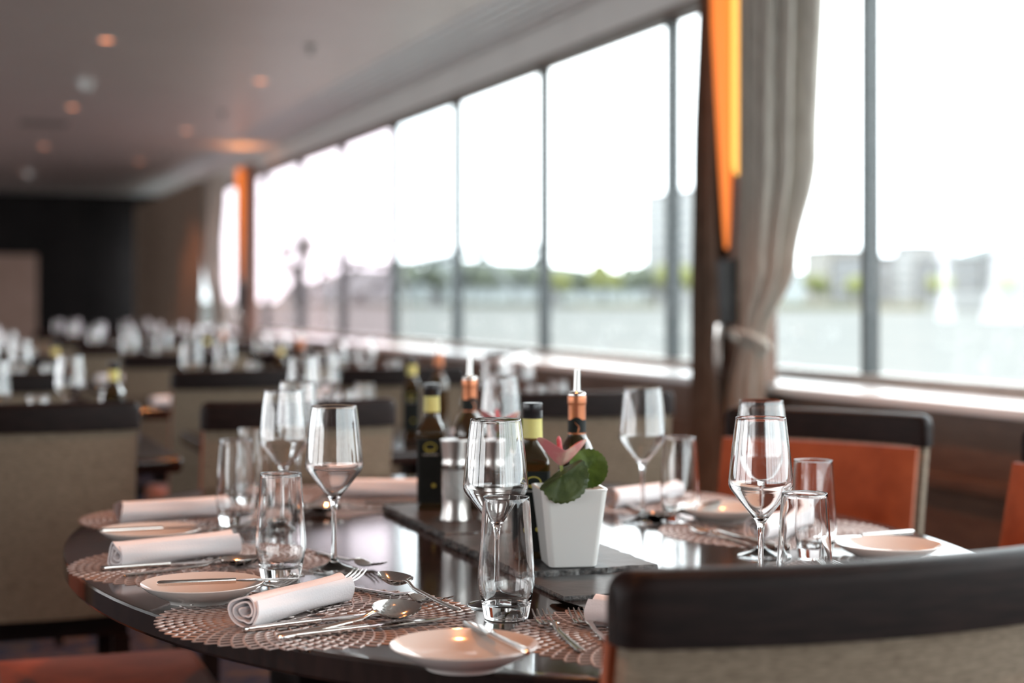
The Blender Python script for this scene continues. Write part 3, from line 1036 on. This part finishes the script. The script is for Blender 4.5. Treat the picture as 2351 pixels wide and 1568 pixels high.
def make_oil():
    t = empty('oil_bottle')
    H = .0235
    MB().rings([rsq(H - .002, .005, 0), rsq(H, .006, .003), rsq(H, .006, .142), rsq(H - .001, .008, .15), rsq(H - .006, .012, .160), rsq(.0145, .0144, .170), rsq(.0132, .0131, .178)], True, True).build('glass_body', M['bottle'], t)
    MB().lathe([(.0131, .176), (.0129, .200), (0, .2005)], 32).build('neck', M['amber'], t)
    MB().lathe([(.0140, .181), (.0146, .181), (.0139, .207), (.0142, .2085), (.0142, .2115), (0, .2118)], 32).build('neck_label', M['yellow'], t)
    cap = MB()
    pr = [(0, .2105), (.0142, .2105)]
    for q in range(4):
        z = .2125 + q * .0028
        pr += [(.0146, z), (.0138, z + .0012)]
    pr += [(.0145, .2245), (.0145, .2325), (.0135, .234), (0, .234)]
    cap.lathe(pr, 36).build('screw_cap', M['blackcap'], t)
    lb = MB()
    lbo = lb.rings([rsq(H + .0007, .0062, .012), rsq(H + .0007, .0062, .132)], True, True).build('label', M['darklabel'], t)
    # emblem and print on the face towards -Y
    y = -H - .0013
    em = MB()
    n = 40
    ring = []
    def E(rx, rz, yy): return [(rx * cos(2 * pi * j / n), yy, .116 + rz * sin(2 * pi * j / n)) for j in range(n)]
    em.rings([E(.0112, .0088, y + .0007), E(.0112, .0088, y), E(.0095, .0072, y), E(.0095, .0072, y + .0007)], False, False)
    # ground of the tree, left and right of its trunk
    for sx in (-1, 1):
        pts = [(sx * .0011, .1105), (sx * .0022, .1128), (sx * .004, .1118), (sx * .0085, .1125), (sx * .0088, .1105), (sx * .005, .1090)]
        em.add([(a_, y, b_) for a_, b_ in pts] + [(a_, y + .0007, b_) for a_, b_ in pts], [tuple(range(6)), tuple(range(11, 5, -1))] + [(i, (i + 1) % 6, 6 + (i + 1) % 6, 6 + i) for i in range(6)])
    em.build('tree_emblem', M['emblem'], lbo, smooth=False)
    pm = MB()
    rnd = random.Random(4)
    x = -.0135
    while x < .0125:
        wd = rnd.uniform(.0009, .0018)
        pm.box(x, x + wd, y, y + .0006, .1012, .1012 + rnd.uniform(.0022, .0034))
        x += wd + .0006
    pm.build('label_print', M['print'], lbo, smooth=False)
    pm2 = MB().lathe([(0, 0), (.0035, 0), (.0035, .0006), (0, .0006)], 12, Matrix.Translation((.006, y + .0006, .045)) @ Matrix.Rotation(pi / 2, 4, 'X'))
    pm2.build('olive_print', M['emblem'], lbo)
    return t


def make_vinegar():
    t = empty('vinegar_bottle')
    MB().lathe([(0, .003), (.020, .003), (.022, 0), (.0255, .001), (.027, .005), (.027, .128), (.0262, .138), (.0235, .150), (.0188, .160), (.0150, .166), (.0130, .172), (.0126, .180), (0, .181)], 44).build('glass_body', M['bottle'], t)
    nb = MB().lathe([(.0128, .174), (.0134, .174), (.0132, .1925), (.0128, .1925)], 36).build('neck_band', M['darklabel'], t)
    MB().lathe([(.0129, .193), (.0133, .193), (.0131, .2145), (.0137, .2155), (.0140, .2175), (.0140, .2265), (.0133, .228), (0, .2282)], 36).build('foil_capsule', M['copper'], t)
    MB().lathe([(.0130, .1722), (.0136, .1722), (.0136, .1742), (.013, .1742)], 36).build('foil_ring', M['copper'], t)
    # crescent swirl on the band, and the band's rounded crest over the foil
    sw = MB()
    pts = [(-.10 + .62 * sin(q / 9 * 2.5 + .1) * (1 - .25 * q / 9) - .15, .1905 - .0172 * q / 9 - .001 * sin(q)) for q in range(10)]
    pth = [(.0137 * sin(a_), -.0137 * cos(a_), z_) for a_, z_ in pts]
    sw.tube(pth, [.0003, .0006, .0008, .0010, .0012, .0013, .0012, .001, .0007, .0003], 6).build('swirl', M['copper'], nb)
    cr = MB()
    rr = []
    for rad in (.0131, .01355):
        rr.append([(rad * sin(a_), -rad * cos(a_), .1925 + .0045 * cos(a_ / .75 * pi / 2)) for a_ in [-.75 + 1.5 * q / 12 for q in range(13)]])
    lo_ = [[(p[0], p[1], .190) for p in r] for r in rr]
    cr.rings([lo_[1], rr[1], rr[0], lo_[0], lo_[1]], False, False, False).build('band_crest', M['darklabel'], nb)
    sto = MB().lathe([(0, .2275), (.0128, .2275), (.0132, .2295), (.0125, .232), (.011, .2335), (.007, .2345), (0, .2345)], 32).build('stopper', M['steel'], t)
    MB().tube([(0, 0, .233), (.0003, 0, .250), (.0007, 0, .266)], [.0052, .0046, .0044], 16).build('pourer', M['brushed'], sto)
    return t


def make_mill(fill):
    t = empty('pepper_mill' if fill == 'pepper' else 'salt_mill')
    MB().lathe([(0, 0), (.0262, 0), (.0268, .002), (.0240, .012), (.0228, .030), (.0232, .036), (0, .036)], 40).build('base', M['brushed'], t)
    MB().lathe([(0, .0362), (.0222, .0362), (.0222, .083), (0, .083)], 32).build(fill, M['salt' if fill == 'salt' else 'pepper'], t)
    MB().lathe([(.0226, .036), (.0234, .036), (.0234, .092), (.0226, .092), (.0226, .036)], 40).build('window_sleeve', M['glass'], t)
    MB().lathe([(0, .092), (.0238, .092), (.0240, .097), (.0228, .100), (.0232, .106), (.0252, .128), (.0262, .133), (.0258, .1345), (0, .1345)], 40).build('head', M['brushed'], t)
    return t


oil = make_oil()
for ch in oil.children: ch.scale = (1, 1, .943)
vin = make_vinegar()
mills = [make_mill('salt'), make_mill('pepper')]


def stand(o, x, y, rz, label, cat, group, first=True, z=None):
    c = o if first else dup(o)
    c.location = (x, y, ZT if z is None else z)
    c.rotation_euler = (0, 0, rz)
    return tag(c, label, cat, group)


G_B = 'oil and vinegar bottles'
stand(oil, .814, 2.196, -TH + .05, 'olive oil bottle with black cap beside the white flower pot', 'bottle', G_B)
stand(vin, .893, 2.222, -TH - .1, 'dark bottle with copper neck and steel pourer behind the flower pot', 'bottle', G_B)
stand(oil, .838, 2.775, -TH - .05, 'olive oil bottle with yellow neck behind the steel mills', 'bottle', G_B, False)
stand(vin, .899, 2.745, -TH + .5, 'copper-necked bottle with steel pourer on the far slate tray', 'bottle', G_B, False)
stand(mills[0], .832, 2.615, 0, 'steel and clear salt mill in front of the far oil bottle', 'mill', 'steel mills')
stand(mills[1], .892, 2.595, 0, 'steel pepper mill seen through the front wine glass', 'mill', 'steel mills')


# ---- potted anthurium
def leaf_mesh(R, fold, mat_, notch=.35, cup=.18, n=72):
    m = MB()
    nr = 6
    top = []
    for i in range(nr + 1):
        ring = []
        for j in range(n):
            a = 2 * pi * j / n
            r = R * (1 - notch * math.exp(-((a - pi) / .35) ** 2)) * (1 + (.028 * sin(26 * a) if i == nr else 0))
            r *= i / nr + 1e-3
            x, y = r * cos(a), r * sin(a)
            z = cup * R * (r / R) ** 2 + .02 * R * sin(6 * a) * (r / R)
            # fold about the x axis
            ang = fold * (1 if y > 0 else -1)
            y2, z2 = abs(y) * cos(fold) * (1 if y > 0 else -1), z + abs(y) * sin(fold)
            ring.append((x, y2, z2))
        top.append(ring)
    bot = [[(x, y, z - .0006) for x, y, z in r] for r in top]
    m.rings(top + bot[::-1], True, True)
    return m.mesh('leaf', mat_, angle=60)


def make_plant(main=True):
    t = empty('potted_anthurium')
    p = MB()
    hb, ht = .0340, .0468
    p.rings([rsq(hb - .003, .008, 0), rsq(hb, .009, .003), rsq(ht - .001, .010, .105), rsq(ht, .010, .1075), rsq(ht - .0008, .010, .109), rsq(ht - .003, .009, .109), rsq(ht - .0045, .008, .105), rsq(ht - .007, .008, .092)], True, True).build('pot', M['pot'], t, angle=50)
    MB().rings([rsq(ht - .0072, .008, .0925), rsq(ht - .0075, .008, .0965)], True, True).build('soil', M['soil'], t)
    return t


def billboard(axis_x, axis_y):
    """basis matrix whose local x,y follow the two given world directions"""
    ax = Vector(axis_x).normalized()
    ay = Vector(axis_y)
    ay = (ay - ax * ay.dot(ax)).normalized()
    az = ax.cross(ay)
    return Matrix((ax, ay, az)).transposed().to_4x4()


PX, PY = .838, 2.115
right = Vector((cos(TH), -sin(TH), 0))
fwd = Vector((sin(TH), cos(TH), 0))
up = Vector((0, 0, 1))


def furnish(t, s=1.0, shift=(0, 0)):
    """leaves, stalks and flower of a potted anthurium; local axes: right / away / up as the pot stands"""
    rx, fy = Vector((1, 0, 0)), Vector((0, 1, 0))
    def L(dx, dy, dz): return Vector((dx + shift[0], dy + shift[1], dz))
    # front leaf, folded along its midrib: one half hangs towards us, the other lies back
    c1 = L(-.019, -.046, .1275)
    ax = (rx * .82 + up * .57 + fy * .05).normalized()
    d1 = (rx * .50 - up * .80 - fy * .30)
    d1 = (d1 - ax * d1.dot(ax)).normalized()
    d2 = (fy * 1.0 + up * .05)
    d2 = (d2 - ax * d2.dot(ax)).normalized()
    az = (d1 + d2).normalized()
    ay = (d1 - d2).normalized()
    A = Matrix((ax, ay, az)).transposed().to_4x4()
    o = leaf1 = obj_of('leaf', leaf_mesh(.037, math.acos(max(-1, min(1, d1.dot(ay)))), M['leaf2'], .12, .0), t)
    o.matrix_local = Matrix.Translation(c1) @ A
    # upright leaf turned to the light
    c2 = L(.025, -.012, .134)
    A = billboard(rx * .55 + up * .83, rx * -.83 + up * .55 + fy * .25)
    o = leaf2 = obj_of('leaf', leaf_mesh(.0275, .12, M['leaf'], .3, .15), t)
    o.matrix_local = Matrix.Translation(c2) @ A
    leaf1_stalk = MB().tube([(0, 0, .094), L(-.01, -.02, .112), c1], [.0018, .0016, .0014], 8).build('leaf_stalk', M['stalk'], t)
    leaf2_stalk = MB().tube([(.012, .004, .094), L(.02, -.004, .115), c2], [.0018, .0016, .0014], 8).build('leaf_stalk', M['stalk'], t)
    leaf1.parent, leaf2.parent = leaf1_stalk, leaf2_stalk
    # flower
    fb = L(-.0155, -.024, .1405)
    fs = MB().tube([(-.004, -.002, .094), L(-.011, -.018, .115), fb], [.0022, .0022, .0026], 8).build('flower_stalk', M['stalk'], t)
    sp = MB()
    nr, n = 7, 40
    top = []
    for i in range(nr + 1):
        ring = []
        for j in range(n):
            a = 2 * pi * j / n
            R = 1 - .25 * math.exp(-((a - pi / 2) / .5) ** 2) + .12 * abs(cos(a)) ** 3
            r = R * (i / nr) + 1e-4
            x, y = .031 * r * cos(a), .026 * r * sin(a)
            z = .030 * abs(r * cos(a)) ** 1.4 + .019 * abs(r * sin(a)) ** 1.3
            ring.append((x, y, z))
        top.append(ring)
    bot = [[(x, y, z - .0009) for x, y, z in r] for r in top]
    sp.rings(top + bot[::-1], True, True)
    o = sp.build('spathe', M['pink'], fs, angle=60)
    o.location = fb
    o.rotation_euler = (-.15, .05, .0)
    MB().tube([fb + Vector((0, 0, .002)), fb + Vector((-.001, .001, .02)), fb + Vector((-.003, .002, .036)), fb + Vector((-.0032, .002, .040))], [.0033, .0037, .0034, .0012], 12).build('spadix', M['spadix'], fs)


pl = make_plant()
pl.location = (PX, PY, ZT)
pl.rotation_euler = (0, 0, -TH + .16)
furnish(pl)
tag(pl, 'pink anthurium with two round leaves in a white square pot', 'potted plant', 'potted anthuriums')
pl2 = make_plant()
pl2.location = (.957, 2.672, ZT)
pl2.rotation_euler = (0, 0, -TH)
furnish(pl2, shift=(-.012, .0))
tag(pl2, 'second potted pink anthurium glimpsed behind the far bottles', 'potted plant', 'potted anthuriums')


# ------------------------------------------------------------------ the tables behind
ords = ['first', 'second', 'third', 'fourth', 'fifth', 'sixth', 'seventh', 'eighth']
rows = [4.42, 6.25, 8.05, 9.9, 11.75, 13.6]
cols = {-.035: 'left', 1.305: 'window-side'}
for ri, v in enumerate(rows):
    for u, cn in cols.items():
        if ri == 5 and cn == 'left': continue
        rtable(u, v, 'dark table in the %s column, %s row behind the oval table' % (cn, ords[ri]))
        where = '%s table, %s row back' % (cn, ords[ri])
        if ri > 0:
            for k, du in enumerate((-.29, .29)):
                if cn == 'left' and (k == 0 or ri > 3): continue
                chair(u + du + (0, -.05)[ri % 2], v - .52, radians(random.uniform(-4, 4)), 'beige-backed chair, %s, %s side near us' % (where, ('left', 'right')[k]), G_CH)
        for k, (du, dv) in enumerate(((-.38, -.16), (.20, -.16), (-.20, .16), (.38, .16))):
            if cn == 'left' and du < 0: continue
            pos = (('left', 'right')[du > 0], ('near', 'far')[dv > 0])
            jx, jy = random.uniform(-.04, .04), random.uniform(-.03, .03)
            wine_glass(u + du + jx, v + dv + jy, 'wine glass on the %s, %s %s corner' % (where, pos[1], pos[0]), 'wine glasses on the tables behind')
            if ri < 4:
                tumbler(u + du + jx + .10, v + dv + jy - .05, 'tumbler on the %s, %s %s corner' % (where, pos[1], pos[0]), 'tumblers on the tables behind')
            if ri < 3:
                nx = u + du + jx - .07
                napkin(*about((nx, v + dv * 1.5), (.9, .3)), 'rolled napkin on the %s, %s %s corner' % (where, pos[1], pos[0]), k % 2, group='napkins on the tables behind', z=TBL)
        if cn == 'window-side' and ri < 3:
            stand(oil, u - .02, v + .03, -TH, 'oil bottle in the middle of the ' + where, 'bottle', 'bottles on the tables behind', False, TBL)
            stand(vin, u + .06, v + .03, -TH, 'pourer bottle in the middle of the ' + where, 'bottle', 'bottles on the tables behind', False, TBL)
        if cn == 'left' and ri < 2:
            stand(oil, u + .49, v + .3 * ri - .03, -TH, 'oil bottle on the ' + where, 'bottle', 'bottles on the tables behind', False, TBL)


# ------------------------------------------------------------------ outside: river, far bank, bridge
WZ = -1.4
tag(MB().box(UR + .3, 245, -260, 1800, WZ - .2, WZ).build('river', M['water'], smooth=False), 'pale grey-green river outside the windows', 'river', kind='stuff')
tag(MB().box(245, 900, -260, 3200, WZ - .3, WZ + 2.2, .3).build('river_bank', M['bank'], smooth=False), 'far grassy river bank below the trees', 'river bank', kind='structure')
hl = MB()
pts = []
hr = random.Random(5)
prof = [(y, 62 + 26 * sin(y * .0021) + 14 * sin(y * .006 + 1)) for y in range(300, 4600, 120)]
hl.rings([[(900, y, 0), (950, y, h * .6), (1050, y, h), (1250, y, h * .9), (1500, y, 0)] for y, h in prof], True, True)
tag(hl.build('hills', M['hill']), 'pale hazy hills on the horizon beyond the bridge', 'hills', kind='structure')


def far_xy(px, u):
    t = (px - 1175.5) / FPX
    Z = u / (t * cos(TH) + sin(TH))
    return (u, Z * (cos(TH) - t * sin(TH))), Z


def building(px0, px1, ptop, u, m, label, floors, bays, depth=14):
    (x0, ya), Z0 = far_xy(px0, u)
    (x1, yb), Z1 = far_xy(px1, u)
    h = CAMH + (HZ - ptop) * (Z0 + Z1) / 2 / FPX - WZ - 2.2
    y0, y1 = min(ya, yb), max(ya, yb)
    t = empty('building', (u, (y0 + y1) / 2, WZ + 2.2))
    hw = (y1 - y0) / 2
    MB().box(0, depth, -hw, hw, 0, h).build('wall', m, t, smooth=False)
    MB().box(-.3, depth + .3, -hw - .3, hw + .3, h, h + .6).build('roof', M['roof'], t, smooth=False)
    wm = MB().box(-.06, 0, -.8 * hw / bays * .75, .8 * hw / bays * .75, 0, h / floors * .5).mesh('window', M['bglass'], smooth=False)
    for i in range(floors):
        for j in range(bays):
            obj_of('window', wm, t, (0, -hw + (j + .5) * 2 * hw / bays, h * (i + .3) / floors))
    tag(t, label, 'building', 'buildings across the river')


building(1480, 1622, 440, 262, M['bwhite'], 'tall white tower block across the river left of the curtain', 10, 4)
building(1845, 1905, 575, 262, M['bcream'], 'cream block across the river right of the curtain', 4, 4)
building(1912, 1985, 590, 262, M['bgrey'], 'grey block across the river just left of the right mullion', 4, 4)
building(2010, 2048, 600, 262, M['bgrey'], 'small grey block across the river right of the right mullion', 3, 3)
building(2052, 2098, 565, 262, M['bwhite'], 'narrow white tower across the river in the right window', 6, 2)
building(2106, 2250, 597, 262, M['bgrey'], 'long grey block across the river in the right window', 4, 8)
building(2256, 2420, 580, 262, M['bgrey'], 'dark block across the river at the right picture edge', 5, 6)


def tree(px, ptop, u, wd, m, label):
    (x, y), Z = far_xy(px, u)
    h = CAMH + (HZ - ptop) * Z / FPX - WZ - 2.2
    t = empty('tree', (x, y, WZ + 2.2))
    rnd = random.Random(int(px))
    MB().tube([(0, 0, 0), (0, 0, h * .5)], [.4, .25], 6).build('trunk', M['trunk'], t)
    c = bmesh.new()
    for q in range(7):
        b = bmesh.ops.create_icosphere(c, subdivisions=2, radius=1)
        off = Vector((rnd.uniform(-.4, .4) * wd, rnd.uniform(-.5, .5) * wd, h * (.5 + .3 * rnd.random())))
        rr = rnd.uniform(.3, .48)
        for vv in b['verts']:
            vv.co = Vector((vv.co.x * rr * wd, vv.co.y * rr * wd, vv.co.z * rr * h * .62)) * rnd.uniform(.85, 1.1) + off
    me = bpy.data.meshes.new('crown')
    c.to_mesh(me)
    c.free()
    me.materials.append(m)
    obj_of('crown', me, t)
    tag(t, label, 'tree', 'trees across the river')


tl = [(1290, 618, 'tree'), (1335, 610, 'tree2'), (1385, 604, 'tree'), (1430, 612, 'tree'), (1462, 606, 'tree2'), (1545, 598, 'tree'), (1590, 612, 'tree')]
for i, (px, pt_, mm) in enumerate(tl):
    tree(px, pt_, 250, 9, M[mm], 'tree across the river, %s from left in the middle window' % ords[i])
for i, (px, pt_, mm) in enumerate([(1000, 606, 'tree2'), (1080, 600, 'tree2'), (1130, 606, 'tree'), (1180, 604, 'tree2'), (1235, 610, 'tree'), (940, 604, 'tree2')]):
    tree(px, pt_, 252, 14, M['tree2'], 'grey-green tree behind the bridge, %s from left' % ['second', 'third', 'fourth', 'fifth', 'sixth', 'first'][i])
for i, px in enumerate((1870, 1960, 2160, 2310)):
    tree(px, 630, 249, 5, M['tree'], 'low tree in front of the buildings, %s from left' % ords[i])

# truss bridge crossing to the bank
br = empty('truss_bridge', (0, 0, 0))
(bx0, by0), _ = far_xy(1260, 236)
(bx1, by1), _ = far_xy(640, 236)
n = 14
ya = [by0 + (by1 - by0) * i / n for i in range(n + 1)]
def zt(y): return WZ + (26 if y > by0 + (by1 - by0) * .25 else 20)
MB().box(233, 239, by0, by1, WZ + 7, WZ + 8.6).build('deck', M['bsteel'], br, smooth=False)
MB().tube([(234, y, WZ + 24 + 2 * sin(i * .9)) for i, y in enumerate(ya)], 1.8, 6).build('top_chord', M['bsteel'], br)
for i in range(n):
    a_, b_ = (WZ + 8, WZ + 24) if i % 2 else (WZ + 24, WZ + 8)
    MB().tube([(234, ya[i], a_), (234, ya[i + 1], b_)], 1.3, 6).build('diagonal', M['bsteel'], br)
for i in range(0, n + 1, 4):
    MB().box(233, 239, ya[i] - 2.5, ya[i] + 2.5, WZ, WZ + 7).build('pier', M['bgrey'], br, smooth=False)
(px_, py_), pz = far_xy(682, 236)
k_ = pz / FPX
def pyl(a, b): return [(232, far_xy(a[0], 232)[0][1], CAMH + (HZ - a[1]) * k_), (232, far_xy(b[0], 232)[0][1], CAMH + (HZ - b[1]) * k_)]
for a_, b_ in (((682, 694), (680, 636)), ((680, 636), (646, 572)), ((680, 636), (716, 562)), ((646, 572), (716, 562))):
    MB().tube(pyl(a_, b_), 3.2, 8).build('pylon_leg', M['bsteel'], br)
tag(br, 'grey steel truss bridge over the river in the left windows', 'bridge')


def boat(px, u, Lb, label):
    (x, y), Z = far_xy(px, u)
    t = empty('boat', (x, y, WZ))
    MB().rings([[(-1.6, f * Lb / 2, .0 + e), (1.6, f * Lb / 2, e), (2.2 * w_, f * Lb / 2, 2.0 + e), (-2.2 * w_, f * Lb / 2, 2.0 + e)] for f, w_, e in ((-1, 1, 0), (.7, 1, 0), (1, .3, .2))]).build('hull', M['bwhite'], t, smooth=False)
    MB().box(-1.7, 1.7, -Lb * .42, Lb * .3, 2, 4.4, .15).build('cabin', M['bwhite'], t, smooth=False)
    MB().box(-1.74, 1.74, -Lb * .38, Lb * .26, 2.9, 3.6).build('window_band', M['bglass'], t, smooth=False)
    tag(t, label, 'boat', 'boats on the river')


boat(1555, 232, 24, 'white river boat moored below the white tower')
boat(2215, 226, 26, 'white river boat low in the right window')
